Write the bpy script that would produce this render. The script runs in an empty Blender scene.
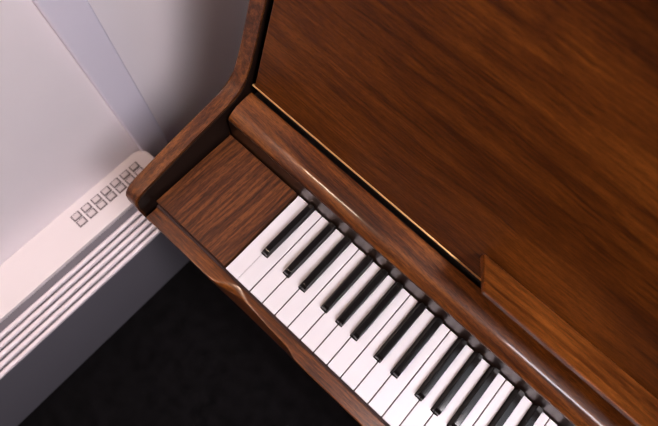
import bpy, bmesh, math, random
from mathutils import Vector, Matrix

random.seed(7)
S = bpy.context.scene
COL = S.collection

# ------------------------------------------------------------------ camera
cam_data = bpy.data.cameras.new('camera')
cam = bpy.data.objects.new('camera', cam_data)
COL.objects.link(cam)
RIGHT = Vector((0.7400, 0.6696, 0.0644))
DOWN = Vector((0.6533, -0.6925, -0.3060))
FWD = Vector((-0.1603, 0.2685, -0.9499)).normalized()
RIGHT = (RIGHT - FWD * RIGHT.dot(FWD)).normalized()
UP = RIGHT.cross(FWD).normalized()
if UP.dot(DOWN) > 0:
    UP = -UP
M = Matrix((RIGHT, UP, -FWD)).transposed().to_4x4()
M.translation = Vector((0.1609, -0.0277, 0.6510))
cam.matrix_world = M
cam_data.sensor_fit = 'HORIZONTAL'
cam_data.sensor_width = 36.0
cam_data.lens = 476.32 / 658 * 36.0
cam_data.clip_start = 0.01
cam_data.dof.use_dof = True
cam_data.dof.focus_distance = 0.655
cam_data.dof.aperture_fstop = 4.5
S.camera = cam

# ------------------------------------------------------------------ world, exposure
w = bpy.data.worlds.new('world')
S.world = w
w.use_nodes = True
w.node_tree.nodes['Background'].inputs[0].default_value = (0.75, 0.78, 0.9, 1)
w.node_tree.nodes['Background'].inputs[1].default_value = 0.05
S.view_settings.view_transform = 'Standard'
S.view_settings.look = 'None'
S.view_settings.gamma = 1.0
S.view_settings.use_curve_mapping = False
S.view_settings.exposure = 0.28

CEIL = 1.77
FLOOR = -0.73
PANEL_POWER = 45.0        # emission strength of the added main ceiling panel
SOFT_POWER = 1.2         # emission strength of the added dim panel behind it, for key reflections
LAMP_POWER = 270.0        # emission strength of the warm tube, added for the wood highlights

# ------------------------------------------------------------------ materials
def new_mat(name):
    m = bpy.data.materials.new(name)
    m.use_nodes = True
    nt = m.node_tree
    return m, nt, nt.nodes['Principled BSDF']


def N(nt, kind, **kw):
    n = nt.nodes.new(kind)
    for k, v in kw.items():
        if k in n.inputs:
            n.inputs[k].default_value = v
        else:
            setattr(n, k, v)
    return n


def plain(name, col, rough=0.5, metal=0.0, spec=0.5, coat=0.0, coat_rough=0.05, bump=0.0, bscale=300.0, var=0.0, vscale=8.0):
    m, nt, b = new_mat(name)
    b.inputs['Base Color'].default_value = (*col, 1)
    b.inputs['Roughness'].default_value = rough
    b.inputs['Metallic'].default_value = metal
    b.inputs['Specular IOR Level'].default_value = spec
    b.inputs['Coat Weight'].default_value = coat
    b.inputs['Coat Roughness'].default_value = coat_rough
    tc = N(nt, 'ShaderNodeTexCoord')
    if var > 0:
        n = N(nt, 'ShaderNodeTexNoise', Scale=vscale, Detail=5.0)
        nt.links.new(tc.outputs['Object'], n.inputs['Vector'])
        r = N(nt, 'ShaderNodeValToRGB')
        r.color_ramp.elements[0].position = 0.3
        r.color_ramp.elements[1].position = 0.7
        r.color_ramp.elements[0].color = (*[c * (1 - var) for c in col], 1)
        r.color_ramp.elements[1].color = (*[min(1, c * (1 + var)) for c in col], 1)
        nt.links.new(n.outputs['Fac'], r.inputs['Fac'])
        nt.links.new(r.outputs['Color'], b.inputs['Base Color'])
    if bump > 0:
        n2 = N(nt, 'ShaderNodeTexNoise', Scale=bscale, Detail=4.0)
        nt.links.new(tc.outputs['Object'], n2.inputs['Vector'])
        bp = N(nt, 'ShaderNodeBump', Strength=bump, Distance=0.001)
        nt.links.new(n2.outputs['Fac'], bp.inputs['Height'])
        nt.links.new(bp.outputs['Normal'], b.inputs['Normal'])
    return m


def wood(name, axis, dark, mid, light, spec=0.22, ribbon=0.35, rib_scale=60.0, rough=0.35, coat=0.5, coat_rough=0.12, warp=0.02, offset=(0, 0, 0), tilt=0.0, pore=0.45):
    """Mahogany: long grain along `axis`, ribbon bands across it, dark pores."""
    m, nt, b = new_mat(name)
    L = nt.links.new
    tc = N(nt, 'ShaderNodeTexCoord')
    mp = N(nt, 'ShaderNodeMapping')
    mp.inputs['Location'].default_value = offset
    mp.inputs['Rotation'].default_value = (0, 0, tilt)
    L(tc.outputs['Object'], mp.inputs['Vector'])
    # gentle warp of the grain
    wn = N(nt, 'ShaderNodeTexNoise', Scale=5.0, Detail=2.0)
    L(mp.outputs['Vector'], wn.inputs['Vector'])
    sub = N(nt, 'ShaderNodeVectorMath', operation='SUBTRACT')
    sub.inputs[1].default_value = (0.5, 0.5, 0.5)
    L(wn.outputs['Color'], sub.inputs[0])
    sc = N(nt, 'ShaderNodeVectorMath', operation='SCALE')
    sc.inputs['Scale'].default_value = warp
    L(sub.outputs[0], sc.inputs[0])
    add = N(nt, 'ShaderNodeVectorMath', operation='ADD')
    L(mp.outputs['Vector'], add.inputs[0])
    L(sc.outputs[0], add.inputs[1])

    def stretched(across, along, detail, rough_=0.55):
        s = [across] * 3
        s[axis] = along
        mm = N(nt, 'ShaderNodeMapping')
        mm.inputs['Scale'].default_value = s
        L(add.outputs[0], mm.inputs['Vector'])
        n = N(nt, 'ShaderNodeTexNoise', Scale=1.0, Detail=detail)
        n.inputs['Roughness'].default_value = rough_
        L(mm.outputs['Vector'], n.inputs['Vector'])
        return n
    n1 = stretched(rib_scale, rib_scale / 22, 3.0)          # ribbons
    n2 = stretched(rib_scale * 5, rib_scale / 4, 4.0, 0.65)  # fibres
    n3 = stretched(900, 110, 2.0, 0.6)                      # pores
    n4 = stretched(14, 5, 2.0)                               # broad cloud
    mix = N(nt, 'ShaderNodeMix', data_type='FLOAT')
    mix.inputs[0].default_value = ribbon
    L(n2.outputs['Fac'], mix.inputs[2])
    L(n1.outputs['Fac'], mix.inputs[3])
    mix2 = N(nt, 'ShaderNodeMix', data_type='FLOAT')
    mix2.inputs[0].default_value = 0.28
    L(mix.outputs[0], mix2.inputs[2])
    L(n4.outputs['Fac'], mix2.inputs[3])
    r = N(nt, 'ShaderNodeValToRGB')
    cr = r.color_ramp
    cr.elements[0].position = 0.40
    cr.elements[0].color = (*dark, 1)
    cr.elements[1].position = 0.61
    cr.elements[1].color = (*light, 1)
    e = cr.elements.new(0.5)
    e.color = (*mid, 1)
    L(mix2.outputs[0], r.inputs['Fac'])
    pr = N(nt, 'ShaderNodeMapRange')
    pr.inputs['From Min'].default_value = 0.38
    pr.inputs['From Max'].default_value = 0.52
    pr.inputs['To Min'].default_value = 1.0 - pore
    pr.inputs['To Max'].default_value = 1.0
    L(n3.outputs['Fac'], pr.inputs['Value'])
    mul = N(nt, 'ShaderNodeMix', data_type='RGBA', blend_type='MULTIPLY')
    mul.inputs[0].default_value = 1.0
    L(r.outputs['Color'], mul.inputs[6])
    L(pr.outputs['Result'], mul.inputs[7])
    L(mul.outputs[2], b.inputs['Base Color'])
    bp = N(nt, 'ShaderNodeBump', Strength=0.25, Distance=0.0004)
    L(n3.outputs['Fac'], bp.inputs['Height'])
    L(bp.outputs['Normal'], b.inputs['Normal'])
    b.inputs['Roughness'].default_value = rough
    b.inputs['Specular IOR Level'].default_value = spec
    b.inputs['Coat Weight'].default_value = coat
    b.inputs['Coat Roughness'].default_value = coat_rough
    return m


D_, M_, L_ = (0.0276, 0.0059, 0.0011), (0.0861, 0.0228, 0.0036), (0.1722, 0.0538, 0.0082)
W_PANEL = wood('panel mahogany', 0, (0.0289, 0.0066, 0.0009), (0.0633, 0.0162, 0.0018), (0.1068, 0.0303, 0.0038), spec=0.15, ribbon=0.4, rib_scale=75, rough=0.38, coat=0.0, coat_rough=0.3, warp=0.016, pore=0.3)
W_RAIL = wood('rail mahogany', 0, D_, M_, L_, ribbon=0.72, rib_scale=120, rough=0.4, coat=0.25, coat_rough=0.07, warp=0.014, tilt=0.05)
W_SLIP = wood('slip mahogany', 0, D_, M_, L_, ribbon=0.35, rib_scale=70, rough=0.4, coat=0.4, coat_rough=0.17, warp=0.02)
W_BLOCK = wood('block mahogany', 1, (0.0248, 0.0059, 0.0015), (0.0633, 0.0169, 0.0040), (0.1274, 0.0400, 0.0097), ribbon=0.9, rib_scale=240, rough=0.5, coat=0.05, coat_rough=0.3, warp=0.012, tilt=0.02)
W_CHEEK = wood('cheek mahogany', 1, D_, (0.0771, 0.0213, 0.0045), (0.1584, 0.0517, 0.0110), ribbon=0.65, rib_scale=150, rough=0.45, coat=0.15, coat_rough=0.25, warp=0.010)
W_DESK = wood('desk mahogany', 0, D_, (0.115, 0.030, 0.0045), (0.240, 0.070, 0.011), ribbon=0.5, rib_scale=70, rough=0.4, coat=0.08, coat_rough=0.2, warp=0.03)
M_WHITE = plain('ivory white keytop', (0.555, 0.535, 0.565), rough=0.4, spec=0.3)
M_BLACK = plain('black keytop', (0.005, 0.004, 0.004), rough=0.13, spec=0.38)
M_BRASS = plain('brass', (0.74, 0.44, 0.19), rough=0.42, metal=1.0)
M_GAPSHADE = plain('dark gap shade', (0.012, 0.008, 0.008), rough=0.95, bump=0.3, bscale=900)
M_WALL = plain('wall paint', (0.88, 0.81, 0.85), rough=0.75, bump=0.08, bscale=500, var=0.015)
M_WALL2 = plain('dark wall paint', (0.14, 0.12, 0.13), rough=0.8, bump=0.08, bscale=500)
M_NAMEBOARD = plain('shade-dark name board wood', (0.014, 0.0055, 0.003), rough=0.34, spec=0.5)  # brown name board wood with its shade put into the dark colour
M_NAMEBOARD.node_tree.nodes['Principled BSDF'].inputs['Specular Tint'].default_value = (1.0, 0.66, 0.52, 1)
M_SHARPSIDE = plain('sharp side', (0.006, 0.004, 0.0035), rough=0.5, spec=0.12)
M_STICK = plain('key wood', (0.05, 0.022, 0.018), rough=0.8)
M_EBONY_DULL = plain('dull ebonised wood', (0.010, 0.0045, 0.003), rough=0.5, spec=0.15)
M_TRIM = plain('trim paint', (0.76, 0.72, 0.84), rough=0.5, bump=0.05, bscale=400)
M_CEIL = plain('ceiling paint', (0.16, 0.16, 0.19), rough=0.9, bump=0.1, bscale=300)
M_FLOOR = plain('black carpet', (0.0035, 0.0030, 0.0036), rough=1.0, spec=0.1, bump=0.9, bscale=700, var=0.55, vscale=30)
M_BODY = plain('heater body', (0.15, 0.14, 0.165), rough=0.45, bump=0.05, bscale=600)
M_SLAT = plain('heater slat', (0.80, 0.73, 0.77), rough=0.4)
M_PLATE = plain('control plate', (0.80, 0.73, 0.74), rough=0.38, bump=0.04, bscale=900)
M_BUTTON = plain('button', (0.68, 0.60, 0.61), rough=0.3)
M_RING = plain('button seam', (0.12, 0.09, 0.10), rough=0.6)
M_MARK = plain('button print', (0.30, 0.20, 0.22), rough=0.6)
M_LAMPMETAL = plain('lamp frame', (0.7, 0.7, 0.7), rough=0.4)


def emit(name, col, strength):
    m, nt, b = new_mat(name)
    b.inputs['Base Color'].default_value = (0.8, 0.8, 0.8, 1)
    b.inputs['Emission Color'].default_value = (*col, 1)
    b.inputs['Emission Strength'].default_value = strength
    return m


# ------------------------------------------------------------------ mesh helpers
def mesh_obj(name, bm, mat, parent=None, smooth=True, angle=35):
    bmesh.ops.recalc_face_normals(bm, faces=bm.faces)
    me = bpy.data.meshes.new(name)
    bm.to_mesh(me)
    bm.free()
    me.materials.append(mat)
    o = bpy.data.objects.new(name, me)
    COL.objects.link(o)
    if parent is not None:
        o.parent = parent
    if smooth:
        for p in me.polygons:
            p.use_smooth = True
        me.set_sharp_from_angle(angle=math.radians(angle))
        wn = o.modifiers.new('weighted_normal', 'WEIGHTED_NORMAL')
        wn.keep_sharp = True
        wn.weight = 80
    return o


def box(bm, x0, x1, y0, y1, z0, z1, bev=0.0, seg=2):
    r = bmesh.ops.create_cube(bm, size=1.0)
    vs = r['verts']
    for v in vs:
        v.co = Vector(((x0 + x1) / 2 + v.co.x * (x1 - x0), (y0 + y1) / 2 + v.co.y * (y1 - y0), (z0 + z1) / 2 + v.co.z * (z1 - z0)))
    if bev > 0:
        es = list({e for v in vs for e in v.link_edges})
        bmesh.ops.bevel(bm, geom=es, offset=bev, segments=seg, profile=0.6, affect='EDGES')
    return bm


def bx(*a, **k):
    bm = bmesh.new()
    return box(bm, *a, **k)


def prism_x(profile, x0, x1, bev=0.0, seg=3):
    """profile [(y,z)] extruded along x; end edges optionally rounded."""
    bm = bmesh.new()
    a = [bm.verts.new((x0, y, z)) for y, z in profile]
    c = [bm.verts.new((x1, y, z)) for y, z in profile]
    fa = bm.faces.new(a)
    fc = bm.faces.new(c)
    n = len(profile)
    for i in range(n):
        j = (i + 1) % n
        bm.faces.new((a[i], a[j], c[j], c[i]))
    if bev > 0:
        es = list(set(fa.edges) | set(fc.edges))
        bmesh.ops.bevel(bm, geom=es, offset=bev, segments=seg, profile=0.5, affect='EDGES', clamp_overlap=True)
    return bm


def prism_z(outline, z0, z1, bev=0.0, seg=2, mid=None):
    bm = bmesh.new()
    a = [bm.verts.new((x, y, z0)) for x, y in outline]
    c = [bm.verts.new((x, y, z1)) for x, y in outline]
    bm.faces.new(a)
    fc = bm.faces.new(c)
    n = len(outline)
    if mid is not None:
        m_ = [bm.verts.new((x, y, mid)) for x, y in outline]
        for i in range(n):
            j = (i + 1) % n
            bm.faces.new((a[i], a[j], m_[j], m_[i]))
        a = m_
    for i in range(n):
        j = (i + 1) % n
        bm.faces.new((a[i], a[j], c[j], c[i]))
    if bev > 0:
        bmesh.ops.bevel(bm, geom=list(fc.edges), offset=bev, segments=seg, profile=0.5, affect='EDGES')
    return bm


def empty(name, loc, label, cat, group=None):
    o = bpy.data.objects.new(name, None)
    COL.objects.link(o)
    o.location = loc
    o.empty_display_size = 0.1
    o['label'] = label
    o['category'] = cat
    if group:
        o['group'] = group
    return o


def adopt(o, root):
    """parent o to root keeping world-space geometry"""
    o.parent = root
    o.matrix_parent_inverse = Matrix.Translation(-root.location)
    return o


def struct(name, bm, mat):
    o = mesh_obj(name, bm, mat, smooth=False)
    o['kind'] = 'structure'
    return o


def tag_part(o, label):
    o['label'] = label


# ------------------------------------------------------------------ the room
XL, XR, YF, YB = -0.46, 3.1, -2.6, 1.15
struct('floor', bx(XL - 0.1, XR + 0.1, YF - 0.1, YB + 0.1, FLOOR - 0.1, FLOOR), M_FLOOR)
struct('ceiling', bx(XL - 0.1, XR + 0.1, YF - 0.1, YB + 0.1, CEIL, CEIL + 0.1), M_CEIL)
struct('wall_left', bx(XL - 0.1, XL, YF - 0.1, YB + 0.1, FLOOR, CEIL), M_WALL)
struct('wall_back', bx(XL, XR, YB, YB + 0.1, FLOOR, CEIL), M_WALL2)
struct('wall_right', bx(XR, XR + 0.1, YF, YB, FLOOR, CEIL), M_WALL2)
struct('wall_front', bx(XL, XR, YF - 0.1, YF, FLOOR, CEIL), M_WALL2)
struct('trim_1', bx(XL, XL + 0.016, 0.080, 0.148, FLOOR, CEIL, bev=0.006, seg=3), M_TRIM)

# ------------------------------------------------------------------ unseen lights, added for the main light, reflections and highlights
def added_ceiling_panel(label, px0, px1, py0, py1, colour, power):
    t = empty('added_ceiling_light', ((px0 + px1) / 2, (py0 + py1) / 2, CEIL), label, 'ceiling light')
    fr = bmesh.new()
    box(fr, px0 - 0.03, px0, py0 - 0.03, py1 + 0.03, CEIL - 0.03, CEIL)
    box(fr, px1, px1 + 0.03, py0 - 0.03, py1 + 0.03, CEIL - 0.03, CEIL)
    box(fr, px0, px1, py0 - 0.03, py0, CEIL - 0.03, CEIL)
    box(fr, px0, px1, py1, py1 + 0.03, CEIL - 0.03, CEIL)
    adopt(mesh_obj('frame', fr, M_LAMPMETAL, smooth=False), t)
    adopt(mesh_obj('diffuser', bx(px0, px1, py0, py1, CEIL - 0.022, CEIL - 0.002), emit('panel light', colour, power), smooth=False), t)


added_ceiling_panel('bright unseen ceiling panel added for the main light, above the right half of the keyboard', 0.80, 1.50, -0.22, 0.25, (1.0, 0.93, 0.97), PANEL_POWER)
added_ceiling_panel('wide dim bluish unseen panel added for reflections in the black keys, the one nearest the back wall', 0.62, 2.30, 0.33, 0.95, (0.80, 0.88, 1.0), SOFT_POWER)

LX, LY, LZ = -0.235, -0.60, 1.30  # warm highlight source; tube and hanging fitting are added, out of view
t = empty('added_tube_light', (LX, LY, CEIL), 'unseen slim warm tube added for the wood highlights, hanging from the ceiling left of the piano', 'added light')
for sx in (-0.12, 0.12):
    bm = bmesh.new()
    bmesh.ops.create_cone(bm, cap_ends=True, segments=12, radius1=0.0015, radius2=0.0015, depth=CEIL - LZ - 0.03, matrix=Matrix.Translation((LX + sx, LY, (CEIL + LZ + 0.03) / 2)))
    adopt(mesh_obj('cable', bm, M_LAMPMETAL), t)
adopt(mesh_obj('canopy', bx(LX - 0.14, LX + 0.14, LY - 0.025, LY + 0.025, CEIL - 0.02, CEIL, bev=0.004), M_LAMPMETAL), t)
adopt(mesh_obj('housing', bx(LX - 0.17, LX + 0.17, LY - 0.035, LY + 0.035, LZ + 0.012, LZ + 0.035, bev=0.005), M_LAMPMETAL), t)
bm = bmesh.new()
bmesh.ops.create_cone(bm, cap_ends=True, segments=24, radius1=0.013, radius2=0.013, depth=0.32, matrix=Matrix.Translation((LX, LY, LZ)) @ Matrix.Rotation(math.pi / 2, 4, 'Y'))
adopt(mesh_obj('tube', bm, emit('warm light', (1.0, 0.73, 0.55), LAMP_POWER)), t)

# ------------------------------------------------------------------ the piano
KP = 0.0236                      # white key pitch
KW = 52 * KP                     # keyboard width
X0 = -0.167                      # outer face of left cheek
X1 = KW + 0.167
piano = empty('upright_piano', (KW / 2, 0.30, FLOOR), 'brown mahogany upright piano with its keyboard open, standing on the black carpet', 'piano')
cheek = [(-0.0180, -0.078), (-0.0235, -0.070), (-0.0250, -0.050), (-0.0240, 0.005), (-0.0225, 0.020), (-0.0190, 0.0275), (-0.0120, 0.0335), (0.000, 0.0370),
         (0.030, 0.0430), (0.070, 0.0500), (0.110, 0.0560), (0.140, 0.0600), (0.158, 0.0625), (0.170, 0.0650), (0.180, 0.0690), (0.188, 0.0750),
         (0.1945, 0.0835), (0.2000, 0.0930), (0.2065, 0.1060), (0.2170, 0.1290), (0.2425, 0.1930), (0.3200, 0.4080),
         (0.4900, 0.4080), (0.4900, FLOOR), (0.1450, FLOOR), (0.1450, -0.130), (0.1350, -0.095), (0.1150, -0.078)]
for a, b_ in ((X0, X0 + 0.022), (X1 - 0.022, X1)):
    adopt(mesh_obj('side_panel', prism_x(cheek, a, b_, bev=0.0022, seg=3), W_CHEEK, angle=40), piano)

XI0, XI1 = X0 + 0.023, X1 - 0.023
XS0, XS1 = -0.1345, KW + 0.1345
# key bed and everything under the keys
adopt(mesh_obj('keybed', bx(XI0, XI1, -0.0034, 0.200, -0.070, -0.0225, bev=0.001), M_STICK), piano)
adopt(mesh_obj('lower_panel', bx(XI0 + 0.002, XI1 - 0.002, 0.165, 0.185, FLOOR + 0.12, -0.071, bev=0.002), W_PANEL), piano)
adopt(mesh_obj('bottom_board', bx(XI0 + 0.002, XI1 - 0.002, 0.160, 0.470, FLOOR + 0.02, FLOOR + 0.115, bev=0.002), W_SLIP), piano)
adopt(mesh_obj('back_panel', bx(XI0 + 0.002, XI1 - 0.002, 0.470, 0.488, FLOOR + 0.02, 0.405), W_PANEL), piano)

# key slip: a rail with a scooped finger recess in its front edge
def scoop(x):
    pts = [(-1, 0.0), (-0.004, 0.0), (0.004, 0.0010), (0.0165, 0.0045), (0.031, 0.0078), (0.048, 0.0092), (0.076, 0.0088), (0.100, 0.0070),
           (0.121, 0.0064), (0.134, 0.0058), (0.142, 0.0036), (0.151, 0.0008), (0.160, 0.0), (9, 0.0)]
    for (xa, ya), (xb, yb) in zip(pts, pts[1:]):
        if xa <= x <= xb:
            return ya + (yb - ya) * (x - xa) / (xb - xa)
    return 0.0


def soften(x):
    """the top edge is made rounder where the recess begins, shaped for a highlight"""
    return 0.45 + 2.5 * math.exp(-((x - 0.028) / 0.022) ** 2)
bm = bmesh.new()
xs = [XS0, -0.06, -0.03, -0.012] + [i * 0.004 for i in range(-2, 43)] + [0.19, 0.3, 0.5, 0.8, 1.1, XS1]
prev = None
first = None
for x in xs:
    s = scoop(x)
    yf = -0.0245
    q = soften(x)
    prof = [(-0.0035, -0.070), (-0.0035, -0.0085), (-0.0045, -0.0075), (yf + s + 0.0042 * q, -0.0075), (yf + s + 0.0022 * q, -0.0075 - 0.0004 * q), (yf + s + 0.0010 * q, -0.0075 - 0.0011 * q),
            (yf + s + 0.0003 * q, -0.0075 - 0.0024 * q), (yf + s, -0.0145), (yf + s * 0.88, -0.021), (yf + s * 0.66, -0.033), (yf + s * 0.38, -0.047), (yf + s * 0.10, -0.062), (yf + 0.002, -0.070)]
    ring = [bm.verts.new((x, y, z)) for y, z in prof]
    if prev:
        n = len(ring)
        for i in range(n):
            j = (i + 1) % n
            bm.faces.new((prev[i], prev[j], ring[j], ring[i]))
    else:
        bm.faces.new(ring)
    prev = ring
bm.faces.new(prev)
adopt(mesh_obj('key_slip', bm, W_SLIP, angle=50), piano)

# key blocks at both ends of the keyboard
for a, b_ in ((XI0 + 0.0045, -0.0022), (KW + 0.0022, XI1 - 0.0045)):
    adopt(mesh_obj('key_block', bx(a, b_, 0.0010, 0.1465, -0.0220, 0.0005, bev=0.0016, seg=3), W_BLOCK), piano)

# white and black keys
names = []
scale = ['A', 'B', 'C', 'D', 'E', 'F', 'G']
for i in range(52):
    names.append(scale[i % 7])
SH = {'A': 0.0034, 'C': -0.0028, 'D': 0.0028, 'F': -0.0034, 'G': 0.0}   # offset of the black key right of that white
blacks = {}


def wooden_sides(k):
    """below the thin white covering a key is a wooden stick"""
    me = k.data
    me.materials.append(M_STICK)
    for p in me.polygons:
        if min(me.vertices[v].co.z for v in p.vertices) < -0.01:
            p.material_index = 1


for i in range(51):
    if names[i] in SH:
        blacks[i] = (i + 1) * KP + SH[names[i]]       # centre x
BY0 = 0.0493
HALF = 0.0056
YEND = 0.1458
GAP = 0.00080
whites = []
for i in range(52):
    xa, xb = i * KP + GAP, (i + 1) * KP - GAP
    if i == 0:
        xa += 0.0004
    if i == 1:
        xa -= 0.0006
    if i == 0:
        xb += 0.0006
    la = blacks[i - 1] + HALF + 0.0009 if (i - 1) in blacks else None
    rb = blacks[i] - HALF - 0.0009 if i in blacks else None
    out = [(xa + 0.0008, 0.0), (xb - 0.0008, 0.0), (xb, 0.0009)]
    if rb is not None:
        out += [(xb, BY0 - 0.0012), (rb, BY0 - 0.0012), (rb, YEND)]
    else:
        out += [(xb, YEND)]
    if la is not None:
        out += [(la, YEND), (la, BY0 - 0.0012), (xa, BY0 - 0.0012)]
    else:
        out += [(xa, YEND)]
    out += [(xa, 0.0009)]
    k = mesh_obj('white_key', prism_z(out, -0.0220, 0.0, mid=-0.0016, bev=0.0004, seg=2), M_WHITE, angle=50)
    wooden_sides(k)
    adopt(k, piano)
ZB = 0.0118


def black_key():
    """one sharp: base wider than its top, sloped nose, rounded top edges"""
    bm = bmesh.new()
    hb = HALF
    r = 0.0009
    st = []
    # y, half width at base, half width at top, top height
    for y, a, h in ((BY0, 0.00545, 0.0006), (BY0 + 0.0004, 0.00535, 0.0030), (BY0 + 0.0012, 0.0051, 0.0070), (BY0 + 0.0018, 0.0049, 0.0084), (BY0 + 0.0026, 0.00475, 0.0091),
                    (BY0 + 0.0050, 0.00450, 0.0109), (BY0 + 0.0060, 0.00445, 0.0115), (BY0 + 0.0072, 0.0044, ZB), (YEND - 0.0005, 0.0044, ZB), (YEND, 0.0043, ZB - 0.0005)):
        rr = min(r, h * 0.4)
        half = [(a, h - rr), (a - rr * 0.30, h - rr * 0.30), (a - rr, h)]
        pts = [(-hb, -0.0220), (-hb, 0.0)] + [(-x, z) for x, z in half] + [(x, z) for x, z in reversed(half)] + [(hb, 0.0), (hb, -0.0220)]
        st.append([bm.verts.new((x, y, z)) for x, z in pts])
    bm.faces.new(st[0])
    bm.faces.new(list(reversed(st[-1])))
    for A, B in zip(st, st[1:]):
        for q in range(len(A)):
            w_ = (q + 1) % len(A)
            bm.faces.new((A[q], A[w_], B[w_], B[q]))
    return bm


first = None
for i, cx in blacks.items():
    if first is None:
        first = mesh_obj('black_key', black_key(), M_BLACK, angle=38)
        first.data.materials.append(M_SHARPSIDE)
        for p in first.data.polygons:
            if abs(p.normal.x) > 0.85:
                p.material_index = 1
        o = first
    else:
        o = first.copy()
        COL.objects.link(o)
    o.parent = piano
    o.matrix_parent_inverse = Matrix.Translation(-piano.location)
    o.location = (cx, 0, 0)

# name board behind the keys, its brown wood darkened to stand for shade, and the rounded rail above it
adopt(mesh_obj('name_board', bx(-0.1385, KW + 0.1385, 0.1480, 0.1580, -0.0220, 0.0448, bev=0.0002), M_NAMEBOARD), piano)
rail = [(0.1560, 0.0450), (0.1490, 0.0450), (0.1488, 0.0456), (0.1498, 0.0478), (0.1525, 0.0505), (0.1560, 0.0534), (0.1600, 0.0559), (0.1632, 0.0575), (0.1655, 0.0583),
        (0.1710, 0.0592), (0.1800, 0.0604), (0.1930, 0.0616), (0.1965, 0.0600), (0.1965, 0.0400), (0.1965, 0.0300), (0.1600, 0.0300), (0.1590, 0.0450)]
adopt(mesh_obj('fallboard_rail', prism_x(rail, -0.1375, KW + 0.1375, bev=0.0010, seg=2), W_RAIL, angle=50), piano)
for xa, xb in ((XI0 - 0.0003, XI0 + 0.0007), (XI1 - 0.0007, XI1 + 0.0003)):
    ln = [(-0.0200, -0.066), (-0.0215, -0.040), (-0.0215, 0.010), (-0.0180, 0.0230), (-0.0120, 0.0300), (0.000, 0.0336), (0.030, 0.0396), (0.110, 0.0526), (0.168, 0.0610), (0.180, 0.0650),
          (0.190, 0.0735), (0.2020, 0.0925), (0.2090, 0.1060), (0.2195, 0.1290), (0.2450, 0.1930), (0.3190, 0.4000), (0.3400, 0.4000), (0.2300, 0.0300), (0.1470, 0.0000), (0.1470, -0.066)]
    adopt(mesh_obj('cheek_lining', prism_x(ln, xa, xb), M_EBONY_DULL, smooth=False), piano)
adopt(mesh_obj('gap_shade_strip', bx(XI0 + 0.001, XI1 - 0.001, 0.1975, 0.2600, 0.0300, 0.0400), M_GAPSHADE, smooth=False), piano)  # dark strip added to stand for the shade inside the gap

# leaning upper panel, brass strip along its lower edge
def py(z):
    return 0.2000 + 0.36 * (z - 0.077)
pn = [(py(0.0775), 0.0775), (py(0.0790) - 0.0001, 0.0790), (py(0.405), 0.405), (py(0.405) + 0.018, 0.400), (py(0.0775) + 0.018, 0.0720)]
up = adopt(mesh_obj('upper_panel', prism_x(pn, -0.1325, KW + 0.1325, bev=0.001, seg=2), W_PANEL), piano)
bs = [(0.1992, 0.0755), (0.1992, 0.0785), (0.2040, 0.0795), (0.2040, 0.0740)]
brass = mesh_obj('brass_strip', prism_x([(0.1988, 0.0752), (0.1984, 0.0763), (0.1987, 0.0775), (0.2010, 0.0779), (0.2050, 0.0745), (0.2050, 0.0725)], -0.1365, KW + 0.1365), M_BRASS)
adopt(brass, piano)
tag_part(brass, 'polished brass strip')

# music desk: a flap folded out of the upper panel, rising towards the player
def flap(xl0, xl1, xr0, xr1):
    B = Vector((0, 0.2125, 0.1165))
    Fp = Vector((0, 0.1590, 0.1600))
    d = (Fp - B).normalized()
    n = Vector((0, -d.z, d.y))
    if n.z < 0:
        n = -n
    th = 0.0085
    bm = bmesh.new()
    vs = []
    for x0_, x1_ in ((xl0, xl1), (xr0, xr1)):
        q = []
        for P, x in ((B, x0_), (Fp, x1_)):
            lo = P - n * th - d * (0.0075 if P is Fp else 0.0)     # the front edge is cut back underneath
            q.append(((x, P.y, P.z), (x, lo.y, lo.z)))
        vs.append([bm.verts.new(q[0][0]), bm.verts.new(q[1][0]), bm.verts.new(q[1][1]), bm.verts.new(q[0][1])])
    a, c = vs
    bm.faces.new(a)
    bm.faces.new(c)
    for i in range(4):
        j = (i + 1) % 4
        bm.faces.new((a[i], a[j], c[j], c[i]))
    bmesh.ops.bevel(bm, geom=bm.edges[:], offset=0.0018, segments=3, profile=0.5, affect='EDGES')
    return bm
desk = adopt(mesh_obj('music_desk', flap(0.2365, 0.2560, KW - 0.2365, KW - 0.2560), W_DESK, angle=50), piano)

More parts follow.
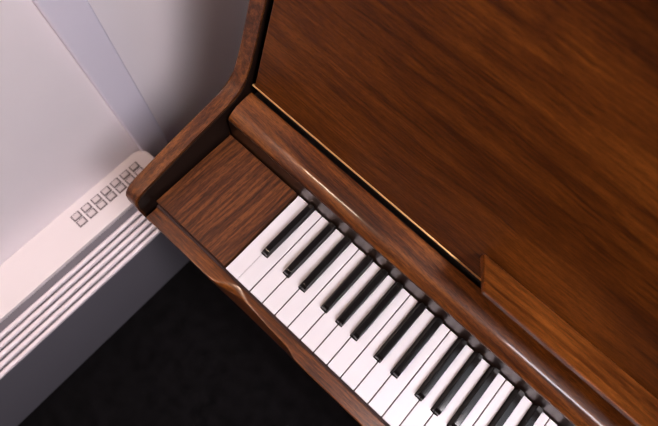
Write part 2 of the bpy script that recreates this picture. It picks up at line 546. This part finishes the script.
# top lid
adopt(mesh_obj('top_lid', bx(X0 - 0.008, X1 + 0.008, 0.300, 0.500, 0.409, 0.427, bev=0.004, seg=3), W_PANEL), piano)

# ------------------------------------------------------------------ the heater by the left wall
heater = empty('heater', (-0.36, -0.45, FLOOR), 'pale slatted heater with control buttons, on the carpet left of the piano', 'heater')
HT = -0.412
HY0, HY1 = -0.95, 0.088


def round_rect(x0, x1, y0, y1, r, n=8):
    pts = []
    for cx, cy, a0 in ((x1 - r, y1 - r, 0), (x0 + r, y1 - r, 90), (x0 + r, y0 + r, 180), (x1 - r, y0 + r, 270)):
        for i in range(n + 1):
            a = math.radians(a0 + 90 * i / n)
            pts.append((cx + r * math.cos(a), cy + r * math.sin(a)))
    return pts
adopt(mesh_obj('body', prism_z(round_rect(-0.4595, -0.2700, HY0, HY1, 0.012), FLOOR, HT - 0.012, bev=0.003), M_BODY), heater)
adopt(mesh_obj('control_plate', prism_z(round_rect(-0.4590, -0.3640, -0.420, HY1 + 0.001, 0.030, n=10), HT - 0.012, HT, bev=0.0025, seg=3), M_PLATE), heater)
first = None
for k in range(5):
    xc = -0.3385 + k * 0.0160
    if first is None:
        bm = bx(-0.0048, 0.0048, HY0 + 0.01, HY1 - 0.004, HT - 0.0118, HT - 0.001, bev=0.0042, seg=4)
        first = o = mesh_obj('slat', bm, M_SLAT)
    else:
        o = first.copy()
        COL.objects.link(o)
    o.parent = heater
    o.matrix_parent_inverse = Matrix.Translation(-heater.location)
    o.location = (xc, 0, 0)
for r_, xc in enumerate((-0.4295, -0.4105)):
    for k in range(7):
        yc = 0.042 - 0.028 * k
        bm = bx(-0.0082, 0.0082, -0.0100, 0.0100, HT + 0.0001, HT + 0.0012, bev=0.0005)
        ring = mesh_obj('control_button', bx(xc - 0.0086, xc + 0.0086, yc - 0.0110, yc + 0.0110, HT, HT + 0.0010, bev=0.0004), M_RING)
        adopt(ring, heater)
        bm.free()
        cap = mesh_obj('button_cap', bx(xc - 0.0060, xc + 0.0060, yc - 0.0080, yc + 0.0080, HT + 0.0010, HT + 0.0036, bev=0.0012, seg=3), M_BUTTON)
        cap.parent = ring
        pass
